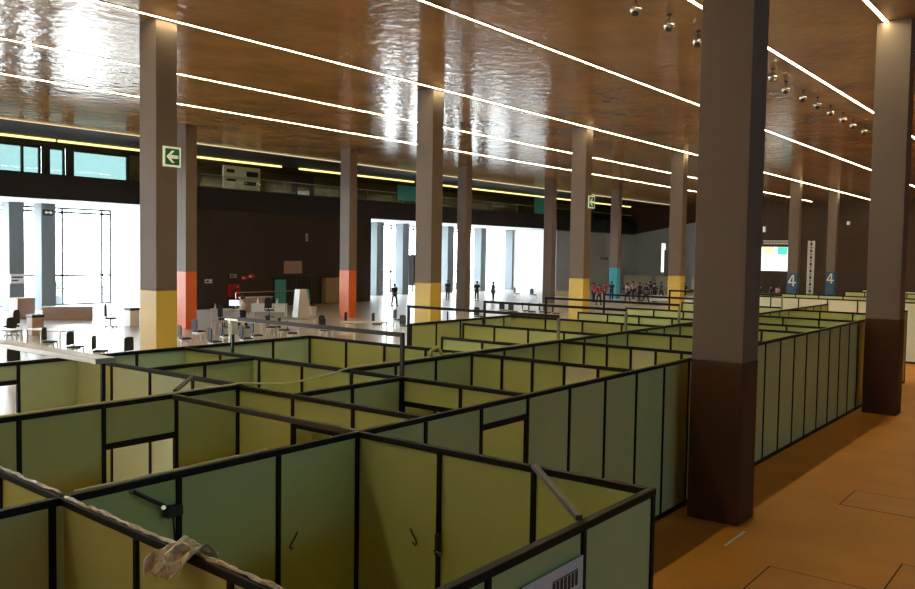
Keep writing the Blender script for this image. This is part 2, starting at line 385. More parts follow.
def beam_run(axis, c, a, b, z, label, posts=(), name='tie_beam', base=2.5, m='beam', w=0.028):
    loc = ((a + b) / 2, c, z) if axis == 'x' else (c, (a + b) / 2, z)
    t = thing(name, loc, label, 'beam')
    if axis == 'x':
        box(a, b, c - w, c + w, z - 0.06, z).build('rail', m, t, bevel=0.006)
        for p in posts: box(p - .024, p + .024, c - .024, c + .024, base, z - 0.06).build('post', m, t)
    return t
e = 0.032   # half a rail: runs that end on another run stop here
Y1, Y2, Y3, Y4, Y5, Y6, Y7, Y8, Y9, Y10, Y11 = 2.83, 5.785, 6.77, 8.74, 11.70, 14.65, 17.6, 20.56, 23.5, 26.4, 29.4
XA, XB, XC, XD = -2.65, -5.65, -8.72, -12.8
# long wall beside the walkway
wall_run('y', XB, 0.86, Y2, 'long walkway wall stretch forming the inner side of the front corner cubicle', ends=(True, True))
wall_run('y', XB, Y2, Y4, 'walkway wall stretch with a doorway behind the front corner cubicle', doors=(2,), trans=2.21, ends=(False, True))
wall_run('y', XB, Y4, Y6, 'walkway wall stretch of tall panels left of the nearest dark column', ends=(False, True))
wall_run('y', XB, Y6, Y8, 'walkway wall stretch just right of the nearest dark column', ends=(False, True))
wall_run('y', XB, Y8, 26.47, 'walkway wall stretch just left of the second dark column', ends=(False, True))
wall_run('y', XB, 26.47, 32.4, 'walkway wall stretch hidden behind the second dark column', ends=(False, True))
# front corner cubicle
wall_run('x', Y2, XB + e, XA - e, 'rear wall of the front corner cubicle with hook and lock', ends=(False, True))
sw = wall_run('y', XA, 2.66, Y2 + e, 'end wall of the front corner cubicle facing the walkway', ends=(True, True))
sw.name = 'partition_wall'
fw = wall_run('x', Y1, XB + e, XA - e, 'front wall of the corner cubicle at the bottom edge, its rail wrapped in plastic', ends=(False, False))
fw2 = wall_run('x', Y1, XC + e, XB - e, 'plastic wrapped wall at the lower left edge left of the long walkway wall', ends=(False, False))
for o_ in (fw, fw2): o_.rotation_euler.z = -0.05
fw.location.y = 2.835; fw2.location.y = 3.0
# wrapping on the rails
def wrap(parent, x0, x1, y, z):
    pts = []; n = 40
    for i in range(n + 1):
        x = x0 + (x1 - x0) * i / n
        pts.append((x, y + random.uniform(-.008, .008), z + 0.006 + random.uniform(-.006, .006)))
    tag(MB().tube(pts, lambda q: 0.013 + 0.003 * math.sin(q * 37) + 0.003 * math.sin(q * 91), 8).build('plastic_wrap', 'plastic', parent, smooth=True), 'milky crumpled plastic wrap')
wrap(fw, XB + .05, -3.1, fw.location.y, 2.5); wrap(fw2, XC + .1, XB - .05, fw2.location.y, 2.5)
# second row of cubicles
wall_run('y', XC, 0.40, Y3, 'wall with a doorway at the left, second back from the lower left corner', doors=(5,), trans=2.0, n=7, ends=(True, True))
beam_run('x', 5.82, XC + e, XB - e, 2.5, 'brownish tie beam spanning the second cubicle just left of centre')
wall_run('x', Y3, XC + e, XB - e, 'cross wall with a dark doorway behind the brownish tie beam', doors=(1,), ends=(False, False), trans=2.12)
wall_run('y', -7.70, Y3 + e, Y4 - e, 'short yellowish wall between two cross walls left of centre', ends=(False, True))
wall_run('x', Y4, XC + e, XB - e, 'cross wall with a dark doorway in the middle of the cubicles', doors=(1,), ends=(True, False), trans=2.12)
wall_run('x', Y3 + .06, XD + e, XC - e, 'cross wall below the raised tray at the left', ends=(False, False), n=4, pale=(1, 2), palem='coolpale', pm='mint')
wall_run('y', -10.85, Y3 + .06 + e, Y4 - e, 'short wall left of centre behind the left cross wall', ends=(False, False))
wall_run('x', Y4 + .03, XD + e, XC - e, 'cross wall in front of the pale green wall at left of centre', ends=(False, False), n=4)
wall_run('y', XD, 3.05, Y5, 'outer wall at the left with a doorway, facing the bright hall', doors=(2,), trans=2.18, n=9, pm='mint')
wall_run('x', Y5, XC + e, XB - e, 'cross wall with a white panel, next behind the middle cross wall', pale=(3,), n=5, ends=(False, False))
wall_run('x', Y5, XD + e, XC - e, 'pale green cross wall closing the left block, next to the hall', ends=(False, True), n=4)
wall_run('y', XC - .03, Y4 + e, Y6, 'wall carrying the yellow tape and the pale cable in the middle', ends=(True, True))
wall_run('y', XC - .03, Y6, Y8, 'wall continuing behind the tape wall towards the far end', ends=(False, True))
wall_run('y', XC - .03, Y8, 26.47, 'third stretch of the middle wall, left of the nearest dark column', ends=(False, True))
wall_run('y', XC + .02, 26.47, 34.3, 'far stretch of the middle wall seen right of the nearest dark column', ends=(False, True))
wall_run('x', 13.5, -10.85, XC - .03 - e, 'short cross wall with a free end behind the yellow tape', ends=(True, False))
wall_run('x', Y6, XC + e, XB - e, 'cross wall with a pale panel left of the nearest dark column', pale=(3,), n=6, ends=(False, False))
wall_run('x', Y7, XC + e, XB - e, 'next cross wall behind the one with the pale panel', ends=(False, False))
wall_run('x', Y8, XC + e, XB - e, 'cross wall straight behind the nearest dark column', ends=(False, False))
wall_run('x', 22.5, XC + e, XB - e, 'cross wall just right of the nearest dark column', doors=(0,), ends=(False, False))
wall_run('x', 25.5, XC + e, XB - e, 'cross wall left of the second dark column, behind one with a doorway', ends=(False, False))
wall_run('x', 29.4, XC + e, XB - e, 'cross wall partly hidden by the second dark column', ends=(False, False))
wall_run('x', 16.5, XD + .2, XC - .03 - e, 'cross wall behind the first raised frame over the side passage', ends=(True, False), n=4)
wall_run('x', 19.65, -13.35 + e, XC - .03 - e, 'cross wall behind the second raised frame, below the third yellow column', ends=(False, False), n=4)
wall_run('y', -13.35, 15.4, 20.3, 'outer wall below the plain grey columns, facing the hall', n=5)
wall_run('x', 22.45, XD, XC - .03 - e, 'cross wall below the people at the far end', ends=(True, False), n=4)
wall_run('x', 25.6, XD, XC - .03 - e, 'cross wall below the fourth yellow column', ends=(True, False), n=4)
wall_run('x', 30.4, -12.9, -9.2, 'last cross wall before the far furniture, left of the nearest column', n=4)
wall_run('x', 38.6, -13.4, -6.2, 'far whitish panel wall below the two blue numbered columns', n=6, pale=range(6))
wall_run('x', 42.5, -15.5, -5.8, 'farthest dark railed wall in front of the blue numbered columns', n=9)
wall_run('x', 48.6, -11.5, -1.5, 'far wall across the walkway, seen right of the second dark column', n=10)
wall_run('x', 52.5, -11.5, -1.5, 'pale wall farthest along the walkway at the right edge', n=10, pale=range(10))
# raised frames over the side passage
beam_run('x', 4.97, -12.6, XC + .03, 3.0, 'raised grey tray above the left cubicles, sloping down from the left edge', posts=(), name='cable_tray', base=2.5, m='truss', w=0.12)
box(XC - .02, XC + .02, 4.93, 4.97, 2.5, 2.94).build('post', 'black', bpy.data.objects['cable_tray'])
beam_run('x', Y4 + .03, -11.3, -7.72, 3.1, 'raised grey rail over the middle cross wall with a thin post', posts=(-7.74,), name='overhead_gantry', base=2.5, m='beam')
for y, lab in ((Y6, 'nearest raised frame over the side passage, below the second yellow column'), (Y7, 'second raised frame over the side passage, below the third yellow column'),
               (Y8, 'third raised frame over the side passage'), (24.0, 'fourth raised frame over the side passage'), (28.95, 'farthest raised frame, below the fourth yellow column')):
    t = beam_run('x', y, -12.78, -8.78, 3.0, lab, posts=(-12.75,), name='overhead_gantry', base=0 if y != 99 else 2.5, m='black')
    box(-8.81, -8.76, y - .024, y + .024, 2.5, 2.94).build('post', 'palepost', t)
beam_run('x', 14.0, -18.5, -13.6, 2.4, 'grey tray beside the chairs in the hall, left of centre', posts=(-18.4, -13.8), name='cable_tray', base=0, m='truss', w=0.1)
# diagonal corner ties
def tie(p, q, label):
    t = MB().bar(p, q, 0.045, 0.035).build('corner_tie', 'beam'); tag(t, label, 'tie bar')
tie((-3.63, 5.72, 2.52), (-2.67, 4.76, 2.52), 'diagonal tie bar across the front corner cubicle')
tie((-8.76, 5.88, 2.52), (-9.66, 6.76, 2.52), 'diagonal tie bar at the left between two walls')
# sign panel on the end wall of the front cubicle
t = thing('notice_board', (XA + .03, 4.35, 2.2), 'white notice board with grey print on the front corner cubicle', 'sign')
box(XA + .026, XA + .034, 4.03, 4.73, 1.5, 2.30).build('board', 'white', t)
pr = MB()
for i, y in enumerate([4.36 + .045 * k for k in range(7)]):
    pr.box(XA + .034, XA + .037, y, y + .03, 2.13, 2.22)
pr.box(XA + .034, XA + .037, 4.36, 4.66, 2.225, 2.232).build('print', 'beam', t)

# hooks, lock, clamp on the front cubicle
def hook(pts, label):
    tag(MB().tube(pts, 0.008, 6).build('wall_hook', 'beam', None, smooth=True), label, 'hook')
hook([(XB + .012, 5.02, 1.72), (XB + .03, 4.98, 1.69), (XB + .04, 4.93, 1.65), (XB + .04, 4.91, 1.62), (XB + .03, 4.93, 1.595), (XB + .012, 4.97, 1.59)], 'small curved hook on the inner wall of the front cubicle')
hook([(-4.97, Y2 - .012, 1.70), (-4.93, Y2 - .03, 1.67), (-4.88, Y2 - .04, 1.63), (-4.87, Y2 - .04, 1.60), (-4.89, Y2 - .03, 1.575), (-4.94, Y2 - .012, 1.585)], 'small curved hook on the rear wall of the front cubicle')
t = thing('door_lock', (-4.61, Y2 - .03, 1.63), 'dark lock on the centre post of the front cubicle', 'lock')
box(-4.65, -4.60, Y2 - .055, Y2 - .028, 1.54, 1.74).build('lock_case', 'darkm', t, bevel=.004)
MB().tube([(-4.625, Y2 - .055, 1.6), (-4.625, Y2 - .09, 1.6), (-4.54, Y2 - .09, 1.59)], 0.009, 8).build('lever', 'darkm', t)
t = thing('clamp_lamp', (XB + .05, 3.72, 2.35), 'small dark clamp lamp hanging below the rail at left', 'lamp')
MB().tube([(XB + .04, 3.42, 2.43), (XB + .08, 3.52, 2.36), (XB + .08, 3.66, 2.27), (XB + .06, 3.72, 2.25)], 0.016, 8).build('arm', 'darkm', t)
box(XB + .03, XB + .10, 3.66, 3.80, 2.18, 2.26).build('clamp', 'darkm', t, bevel=.01)
MB().ball((XB + .11, 3.62, 2.28), 0.017, 10, 6).build('bulb', 'signwhite', t, smooth=True)
MB().tube([(XB + .05, 3.74, 2.18), (XB + .045, 3.76, 2.0), (XB + .045, 3.73, 1.8), (XB + .045, 3.74, 1.2)], 0.008, 6).build('cord', 'darkm', t)
# crumpled plastic sheet hanging over the front rail
def plastic():
    nx, ny = 26, 22; mb = MB(); x0, x1 = -4.24, -3.96
    rnd = random.Random(3)
    ph = [rnd.uniform(0, 6) for _ in range(8)]
    for j in range(ny + 1):
        v = j / ny
        for i in range(nx + 1):
            u = i / nx; x = x0 + (x1 - x0) * u * (1 - .35 * abs(v - .4))
            s = (v - .45) * .62
            y = Y1 + max(-.20, min(.14, s)) * 0.9; z = 2.53 - max(0, abs(s) - .05) * .6
            z += .016 * math.sin(9 * u + 7 * v + ph[0]) + .014 * math.sin(17 * u - 11 * v + ph[1]) + .008 * math.sin(31 * u + 23 * v + ph[2])
            y += .014 * math.sin(12 * u + 5 * v + ph[3])
            mb.v.append((x, y, z))
    for j in range(ny):
        for i in range(nx):
            a = j * (nx + 1) + i; mb.f.append((a, a + 1, a + nx + 2, a + nx + 1))
    o = mb.build('plastic_sheet', 'plastic', None, smooth=True)
    so = o.modifiers.new('thick', 'SOLIDIFY'); so.thickness = 0.004
    tag(o, 'crumpled milky plastic sheet draped over the rail at the bottom left', 'plastic sheet')
plastic()
# cables lying on the rails
def cable(pts, label, r=0.013):
    fine = []
    P = [Vector(p) for p in pts]
    for i in range(len(P) - 1):
        a, b = P[i], P[i + 1]; p0 = P[max(i - 1, 0)]; p3 = P[min(i + 2, len(P) - 1)]
        for k in range(8):
            t = k / 8
            fine.append(0.5 * (2 * a + (b - p0) * t + (2 * p0 - 5 * a + 4 * b - p3) * t * t + (3 * a - p0 - 3 * b + p3) * t ** 3))
    fine.append(P[-1])
    tag(MB().tube(fine, r, 8).build('cable', 'cable', None, smooth=True), label, 'cable')
cable([(XC, 2.4, 2.515), (XC + .045, 4.6, 2.515), (XC + .045, 5.2, 2.515), (XC + .01, 6.6, 2.515), (-8.72, 6.82, 2.515), (-8.73, 7.6, 2.43), (-8.74, 8.4, 2.47), (-8.75, 8.78, 2.515), (XC - .06, 10.2, 2.515), (XC - .065, 10.8, 2.515), (XC - .04, 11.6, 2.515), (XC - .03, 12.6, 2.515), (XC - .03, 14.6, 2.515)],
      'long pale cable sagging between the left wall and the tape wall')
cable([(XB, 3.0, 2.515), (XB + .01, 3.8, 2.515), (XB, 4.68, 2.515)], 'short pale cable on the rail of the front cubicle inner wall', 0.011)
t = thing('tape_bundle', (XC - .03, 10.75, 2.5), 'yellow tape bundle knotted on the rail near the middle', 'tape')
MB().tube([(XC + .0, 10.6, 2.53), (XC + .02, 10.55, 2.62), (XC + .04, 10.7, 2.68), (XC + .03, 10.78, 2.6), (XC + .01, 10.85, 2.54)], 0.028, 8).build('loop', 'tape', t, smooth=True)
MB().tube([(XC + .01, 10.8, 2.53), (XC + .02, 10.95, 2.54), (XC + .0, 11.1, 2.53)], 0.02, 8).build('tail', 'tape', t, smooth=True)

# floor hatches in the walkway
def hatch(x0, x1, y0, y1, label):
    t = thing('floor_hatch', ((x0 + x1) / 2, (y0 + y1) / 2, 0), label, 'floor hatch', 'floor hatches in the walkway')
    g = .02
    MB().box(x0, x1, y0, y0 + g, 0, .003).box(x0, x1, y1 - g, y1, 0, .003).box(x0, x0 + g, y0 + g, y1 - g, 0, .003).box(x1 - g, x1, y0 + g, y1 - g, 0, .003).build('rim', 'gap', t)
    box(x0 + g, x1 - g, y0 + g, y1 - g, 0, .004).build('cover_plate', 'hatch', t)
hatch(-3.6, -2.25, 9.9, 11.7, 'floor hatch nearest the front corner cubicle in the walkway')
hatch(-3.62, -2.3, 15.45, 16.6, 'floor hatch right of the nearest dark column in the walkway')
hatch(-2.2, -0.9, 11.4, 13.0, 'floor hatch at the bottom right corner of the walkway')
t = box(-4.385, -4.345, 12.1, 12.95, 0, .004).build('floor_tape', 'white'); tag(t, 'thin pale tape strip on the floor before the nearest column', 'tape')

# ------------------------------------------------------------------ gallery
t = thing('gallery_railing', (-50.0, 68, 8.45), 'glass and steel railing along the upper gallery', 'railing')
box(-49.96, -49.93, 35.5, 101, 8.46, 9.3).build('glass_panel', 'guard', t)
MB().tube([(-49.945, 35.5, 9.34), (-49.945, 101, 9.34)], 0.035, 8).build('handrail', 'truss', t)
for y in (38.5, 43, 47.5, 52, 56.5, 61, 65.5, 70, 74.5, 79): MB().tube([(-50.0, y, 8.45), (-50.0, y, 9.3)], 0.025, 8).build('post', 'truss', t)
t = thing('poster_board', (-52, 40.6, 8.44), 'pale board with dark pictures in the gallery above the dark wall', 'board')
box(-52.03, -51.97, 38.9, 42.3, 8.55, 10.35).build('board', 'white', t)
for a in ((39.2, 39.9, 9.85, 10.1), (41.0, 42.1, 9.65, 10.05), (39.2, 40.1, 9.2, 9.4), (40.8, 41.9, 9.0, 9.3)): box(-51.97, -51.96, *a).build('picture', 'fascia', t)
for y in (39.0, 42.1): box(-52.15, -52.03, y, y + .06, 8.44, 10.2).build('support_leg', 'frame', t)
t = thing('gallery_cabinet', (-53, 47.6, 8.44), 'dark cabinet beside a pale box in the gallery', 'cabinet')
box(-53.4, -52.6, 46.6, 48.4, 8.44, 10.2).build('body', 'darkm', t, bevel=.02)
MB().box(-52.6, -52.58, 46.65, 47.48, 8.5, 10.15).box(-52.6, -52.58, 47.52, 48.35, 8.5, 10.15).build('door', 'fascia', t)
t = thing('storage_box', (-51.5, 46.2, 8.44), 'small pale box on the gallery floor', 'box')
box(-51.8, -51.2, 45.9, 46.6, 8.44, 8.9).build('body', 'whitem', t, bevel=.015); box(-51.82, -51.18, 45.88, 46.62, 8.9, 8.95).build('lid', 'counter', t)
def banner(y0, y1, z0, z1, label):
    t = thing('hanging_banner', (-49.6, (y0 + y1) / 2, z0), label, 'banner')
    box(-49.62, -49.58, y0, y1, z0, z1).build('sheet', 'tealdoor', t)
    for y in (y0 + .2, y1 - .2): MB().tube([(-49.6, y, z1), (-49.6, y, CZ)], 0.012, 6).build('wire', 'frame', t)
banner(55.3, 57.9, 8.7, 10.0, 'teal hanging banner left of the second yellow column')
banner(77.2, 80.3, 8.6, 10.3, 'teal hanging banner left of the third yellow column')

# ------------------------------------------------------------------ things along the dark wall
t = thing('wall_sign', (-49.9, 43.8, 2.9), 'beige wall sign above the teal door on the dark wall', 'sign')
box(-49.99, -49.93, 42.95, 44.75, 2.42, 3.38).build('board', 'counter', t)
MB().box(-49.93, -49.92, 43.1, 44.4, 3.05, 3.12).box(-49.93, -49.92, 43.1, 44.6, 2.85, 2.9).box(-49.93, -49.92, 43.1, 44.1, 2.65, 2.7).build('print', 'wood', t)
t = thing('teal_door', (-49.9, 42.6, 0), 'teal door with dark frame in the dark wall', 'door')
MB().box(-49.99, -49.9, 41.95, 42.05, 0, 2.15).box(-49.99, -49.9, 43.15, 43.7, 0, 2.15).box(-49.99, -49.9, 42.05, 43.15, 1.98, 2.15).build('frame', 'darkm', t)
box(-49.98, -49.93, 42.05, 43.15, 0.02, 1.98).build('leaf', 'tealdoor', t)
MB().tube([(-49.93, 43.02, 1.0), (-49.87, 43.02, 1.0), (-49.87, 42.9, 1.0)], 0.015, 8).build('door_handle', 'truss', t)
t = thing('dark_door', (-49.9, 44.9, 0), 'black double door right of the teal door', 'door')
MB().box(-49.99, -49.9, 44.1, 44.2, 0, 2.3).box(-49.99, -49.9, 45.6, 45.7, 0, 2.3).box(-49.99, -49.9, 44.2, 45.6, 2.2, 2.3).build('frame', 'frame', t)
box(-49.98, -49.94, 44.2, 44.89, .02, 2.2).build('leaf', 'darkm', t); box(-49.98, -49.94, 44.91, 45.6, .02, 2.2).build('leaf', 'darkm', t)
t = thing('wooden_cabinet', (-49.6, 47.7, 0), 'light wooden cabinet with two doors on the dark wall', 'cabinet')
box(-49.9, -49.45, 46.8, 48.6, 0.05, 2.05).build('body', 'wood', t, bevel=.015)
for y0, y1, s in ((46.84, 47.68, 1), (47.72, 48.56, -1)):
    d = box(-49.45, -49.42, y0, y1, 0.12, 2.0).build('door', 'wood', t, bevel=.008)
    ky = y1 - .08 if s > 0 else y0 + .08
    MB().ball((-49.39, ky, 1.0), 0.03, 10, 6).build('knob', 'truss', d, smooth=True)
box(-49.88, -49.48, 46.85, 48.55, 0, .05).build('plinth', 'darkm', t)
t = thing('fire_cabinet', (-49.8, 38.3, 1.25), 'red fire hose cabinet on the dark wall', 'cabinet')
box(-49.99, -49.75, 37.8, 38.75, .82, 1.7).build('body', 'red', t, bevel=.02)
MB().tube([(-49.75, 38.28, 1.26), (-49.7, 38.28, 1.26)], 0.3, 20).build('hose_reel', 'shirtr', t)
box(-49.75, -49.74, 38.4, 38.55, 1.45, 1.55).build('badge', 'white', t)
for y, z, m, lab in ((36.2, 1.95, 'whitem', 'small pale notice on the dark wall beside the orange column'), (38.3, 2.3, 'counter', 'small beige notice above the red cabinet'),
                     (39.3, 2.15, 'red', 'small red and white notice right of the red cabinet'), (39.9, 2.25, 'red', 'tiny red notice at the end of the notices')):
    t = thing('wall_notice', (-49.95, y, z), lab, 'sign')
    box(-49.99, -49.96, y - .3, y + .3, z - .14, z + .14).build('plate', m, t)
    MB().box(-49.96, -49.95, y - .22, y + .02, z - .07, z + .05).build('print', 'white' if m == 'red' else 'frame', t)
t = thing('wall_lamp', (-49.9, 48.2, 6.2), 'small pale wall lamp high on the dark wall', 'lamp')
box(-49.99, -49.9, 45.1, 45.35, 4.9, 5.5).build('body', 'whitem', t, bevel=.02); box(-49.9, -49.88, 45.14, 45.31, 4.95, 5.45).build('diffuser', 'counter', t)
t = thing('wall_pipe', (-49.9, 50.0, 0), 'thin vertical pipe on the dark wall left of the orange column', 'pipe')
MB().tube([(-49.93, 49.0, 0), (-49.93, 49.0, 6.9)], 0.05, 8).build('pipe', 'column', t)
for z in (1.5, 4, 6.3): MB().tube([(-49.93, 49.0, z), (-49.93, 49.0, z + .08)], 0.075, 8).build('clip', 'frame', t)
# low counter with rail
t = thing('low_counter', (-46.2, 37.6, 0), 'low beige counter with a rail behind the person in white', 'counter')
box(-46.6, -46.1, 36.2, 38.6, 0, 0.95).build('body', 'counter', t, bevel=.02); box(-46.65, -46.05, 36.15, 38.65, .95, 1.0).build('worktop', 'whitem', t)
MB().tube([(-46.7, 36.0, 0), (-46.7, 36.0, 1.3), (-46.7, 41.5, 1.3), (-46.7, 41.5, 0)], 0.035, 8).build('rail', 'truss', t)
t = thing('info_pylon', (-40.6, 36.4, 0), 'white tapered information pylon before the black door', 'pylon')
MB().prism([(36.0 - .05, 0), (37.05, 0), (36.85, 1.75), (36.15, 1.75)], 'x', -41.0, -40.5).build('body', 'whitem', t, bevel=.02)
MB().prism([(36.86, 1.0), (37.0, .9), (36.86, 1.75), (36.70, 1.75)], 'x', -40.5, -40.49).build('teal_stripe', 'tealdoor', t)
t = thing('waste_bin', (-41.4, 38.0, 0), 'white waste bin right of the information pylon', 'bin')
MB().tube([(-41.4, 38.0, 0), (-41.4, 38.0, .6)], 0.26, 16, 0.3).build('body', 'whitem', t); MB().tube([(-41.4, 38, .6), (-41.4, 38, .66)], 0.31, 16).build('lid', 'darkm', t)

# ------------------------------------------------------------------ furniture builders
def make_chair():
    t = thing('chair', (0, 0, 0), None, None)
    MB().prism([(-.23, -.22), (.23, -.22), (.25, .22), (-.25, .22)], 'z', .43, .48).build('seat', 'seat', t, bevel=.015, local=True)
    MB().prism([(-.23, .52), (.23, .52), (.21, .98), (.12, 1.02), (-.12, 1.02), (-.21, .98)], 'y', .20, .25).build('backrest', 'seat', t, bevel=.015, local=True)
    for sx in (-1, 1):
        for y0, y1 in ((-.18, -.23), (.18, .24)):
            MB().tube([(sx * .20, y0, .43), (sx * .24, y1, 0)], 0.025, 8).build('leg', 'whitem', t, local=True)
        MB().tube([(sx * .20, .18, .45), (sx * .215, .235, .60)], 0.018, 8).build('back_support', 'whitem', t, local=True)
    box(-.26, .26, -.05, .2, .34, .43).build('under_shell', 'whitem', t, local=True)
    return t
def make_office_chair():
    t = thing('office_chair', (0, 0, 0), None, None)
    box(-.25, .25, -.25, .25, .45, .53).build('seat', 'seat', t, bevel=.03, local=True)
    MB().prism([(-.23, .6), (.23, .6), (.24, 1.1), (.15, 1.25), (-.15, 1.25), (-.24, 1.1)], 'y', .22, .28).build('backrest', 'seat', t, bevel=.02, local=True)
    MB().bar((0, .2, .48), (0, .28, .75), .05).build('back_support', 'darkm', t, local=True)
    MB().tube([(0, 0, .1), (0, 0, .45)], .03, 8).build('gas_column', 'darkm', t, local=True)
    for k in range(5):
        a = k * 2 * math.pi / 5; l = MB().bar((0, 0, .1), (.3 * math.cos(a), .3 * math.sin(a), .08), .05, .035).build('base_arm', 'darkm', t, local=True)
        MB().ball((.3 * math.cos(a), .3 * math.sin(a), .035), .035, 8, 6).build('castor', 'darkm', l, local=True)
    for s in (-1, 1): MB().tube([(s * .27, .1, .5), (s * .29, .1, .7), (s * .29, -.12, .7)], .018, 6).build('armrest', 'darkm', t, local=True)
    return t
def make_table(name, w, d, hgt, top, legm, panel=False):
    t = thing(name, (0, 0, 0), None, None)
    box(-w / 2, w / 2, -d / 2, d / 2, hgt - .04, hgt).build('table_top', top, t, bevel=.006, local=True)
    for sx in (-1, 1):
        for sy in (-1, 1):
            x, y = sx * (w / 2 - .06), sy * (d / 2 - .06)
            box(x - .025, x + .025, y - .025, y + .025, 0, hgt - .04).build('leg', legm, t, local=True)
    if panel: box(-w / 2 + .09, w / 2 - .09, -d / 2 + .04, -d / 2 + .06, .3, hgt - .04).build('modesty_panel', top, t, local=True)
    return t
ch0 = make_chair(); oc0 = make_office_chair()
GC = 'chairs spread over the hall floor'
first = [True]
def chair(x, y, rz, label):
    o = ch0 if first[0] else copy_tree(ch0); first[0] = False
    place(o, (x, y, 0), rz, label, 'chair', GC)
A = [(-38.6, 17.75, 'chair with white legs at the far left edge, beside the tables'), (-33.1, 16.6, 'chair with white legs in front of the wooden bin, at left'),
     (-30.8, 16.4, 'chair with white legs in the middle of the three before the bright windows'), (-28.96, 16.35, 'chair with white legs nearest the raised tray end at left'),
     (-27.6, 16.85, 'chair with white legs just left of the first yellow column'), (-27.6, 12.8, 'chair at the lower left peeking over the green wall')]
B = [(-30.64, 21.04), (-32.94, 23.35), (-28.81, 21.19), (-30.59, 23.07), (-29.0, 22.9), (-29.7, 24.04)]
Cc = [(-32.44, 27.17), (-29.4, 25.8), (-30.9, 26.6), (-30.76, 29.1), (-29.4, 27.9)]
D = [(-31.7, 31.75), (-30.3, 32.35), (-31.4, 35.26), (-28.5, 32.55)]
Ee = [(-28.57, 36.4), (-29.86, 40.7)]
Ff = [(-32.1, 46.5), (-31.1, 46.1), (-30.9, 47.3), (-30.2, 47.0), (-29.5, 47.2), (-28.9, 46.8), (-28.2, 46.7)]
Hh = [(-44.75, 66.9), (-42.7, 66.6)]
for x, y, l in A: chair(x, y, random.uniform(-.9, .2) + 2.4, l)
for lst, txt in ((B, 'white legged chair, %s from the left of those between the yellow and white-topped post'), (Cc, 'white legged chair, %s from the left of the group below the information pylon'),
                 (D, 'white legged chair, %s from the left of those beside the right orange column'), (Ee, 'white legged chair, %s from the left right of the second yellow column'),
                 (Ff, 'white legged chair, %s from the left of the row below the bright middle windows'), (Hh, 'white legged chair, %s of two by the far middle windows')):
    for i, (x, y) in enumerate(lst): chair(x, y, random.uniform(-.7, .7) + 2.4, txt % ORD[i])
place(oc0, (-41.5, 24.0, 0), 2.4, 'black office chair in front of the bright left window', 'chair', 'office chairs')
o = copy_tree(oc0); place(o, (-40.3, 18.4, 0), -1.0, 'black office chair at the far left edge behind the tables', 'chair', 'office chairs')
o = copy_tree(oc0); place(o, (-37.4, 28.1, 0), 2.0, 'black office chair at the desk right of the orange column', 'chair', 'office chairs')
o = copy_tree(oc0); place(o, (-41.2, 34.3, 0), 1.2, 'black office chair left of the information pylon', 'chair', 'office chairs')

ds = make_table('desk', 1.8, .8, .95, 'whitem', 'whitem'); place(ds, (-38.2, 28.9, 0), .9, 'white desk with a monitor right of the first orange column', 'desk')
mn = thing('monitor', (-38.0, 29.2, .95), 'lit monitor on the white desk', 'monitor', None, .9)
box(-.12, .12, -.08, .08, 0, .02).build('foot', 'darkm', mn, local=True); box(-.02, .02, -.02, .02, .02, .2).build('stand', 'darkm', mn, local=True)
box(-.3, .3, -.02, .02, .15, .52).build('casing', 'darkm', mn, bevel=.008, local=True); box(-.27, .27, -.026, -.02, .18, .49).build('screen', 'monitor', mn, local=True)
t = thing('bottle', (-38.6, 28.4, .95), 'small pale bottle on the left end of the white desk', 'bottle')
MB().tube([(-38.6, 28.4, .95), (-38.6, 28.4, 1.15), (-38.6, 28.4, 1.22)], .06, 10, .025).build('body', 'counter', t); MB().tube([(-38.6, 28.4, 1.22), (-38.6, 28.4, 1.27)], .03, 8).build('cap', 'red', t)
d2 = make_table('desk', 2.2, .8, .8, 'whitem', 'whitem', True); place(d2, (-42.3, 35.2, 0), .7, 'white desk with bottles left of the information pylon', 'desk')
for i, (x, y) in enumerate(((-42.8, 34.7), (-41.9, 35.5))):
    t = thing('bottle', (x, y, .8), ('left' if i == 0 else 'right') + ' white bottle on the desk beside the information pylon', 'bottle')
    MB().tube([(x, y, .8), (x, y, 1.0), (x, y, 1.08)], .08, 10, .03).build('body', 'whitem', t); MB().tube([(x, y, 1.08), (x, y, 1.13)], .035, 8).build('cap', 'white', t)
t = thing('bench_counter', (-47.4, 24.9, 0), 'long low beige counter before the bright left window', 'counter')
MB().prism([(-48.15, 23.7), (-46.7, 25.9), (-47.1, 26.15), (-48.55, 23.95)], 'z', 0.0, 0.72).build('body', 'counter', t, bevel=.02)
MB().prism([(-48.2, 23.65), (-46.65, 25.95), (-47.1, 26.2), (-48.6, 23.95)], 'z', 0.72, 0.78).build('worktop', 'whitem', t)
t = thing('wooden_crate', (-50.0, 23.6, 0), 'beige box standing left of the long low counter', 'box')
box(-50.6, -49.6, 23.0, 24.0, 0, 1.15).build('body', 'counter', t, bevel=.02); box(-50.62, -49.58, 22.98, 24.02, 1.15, 1.2).build('lid', 'wood', t)
def binb(x, y, label, m='counter'):
    t = thing('waste_bin', (x, y, 0), label, 'bin')
    MB().prism([(x - .28, y - .28), (x + .28, y - .28), (x + .28, y + .28), (x - .28, y + .28)], 'z', 0, .85).build('body', m, t, bevel=.03)
    box(x - .3, x + .3, y - .3, y + .3, .85, .98).build('lid', 'darkm', t, bevel=.03)
binb(-40.3, 19.5, 'beige waste bin with black lid at the left edge'); binb(-41.7, 25.35, 'white waste bin with black lid left of the first yellow column', 'whitem')
for x, y, rz, l in ((-36.8, 16.2, .3, 'white table at the far left edge of the hall'), (-35.1, 17.6, .25, 'white table right of the edge table at left'), (-40.6, 17.0, .3, 'white table behind the edge tables at far left')):
    tb = make_table('table', 2.0, .8, .74, 'whitem', 'truss'); place(tb, (x, y, 0), rz, l, 'table')
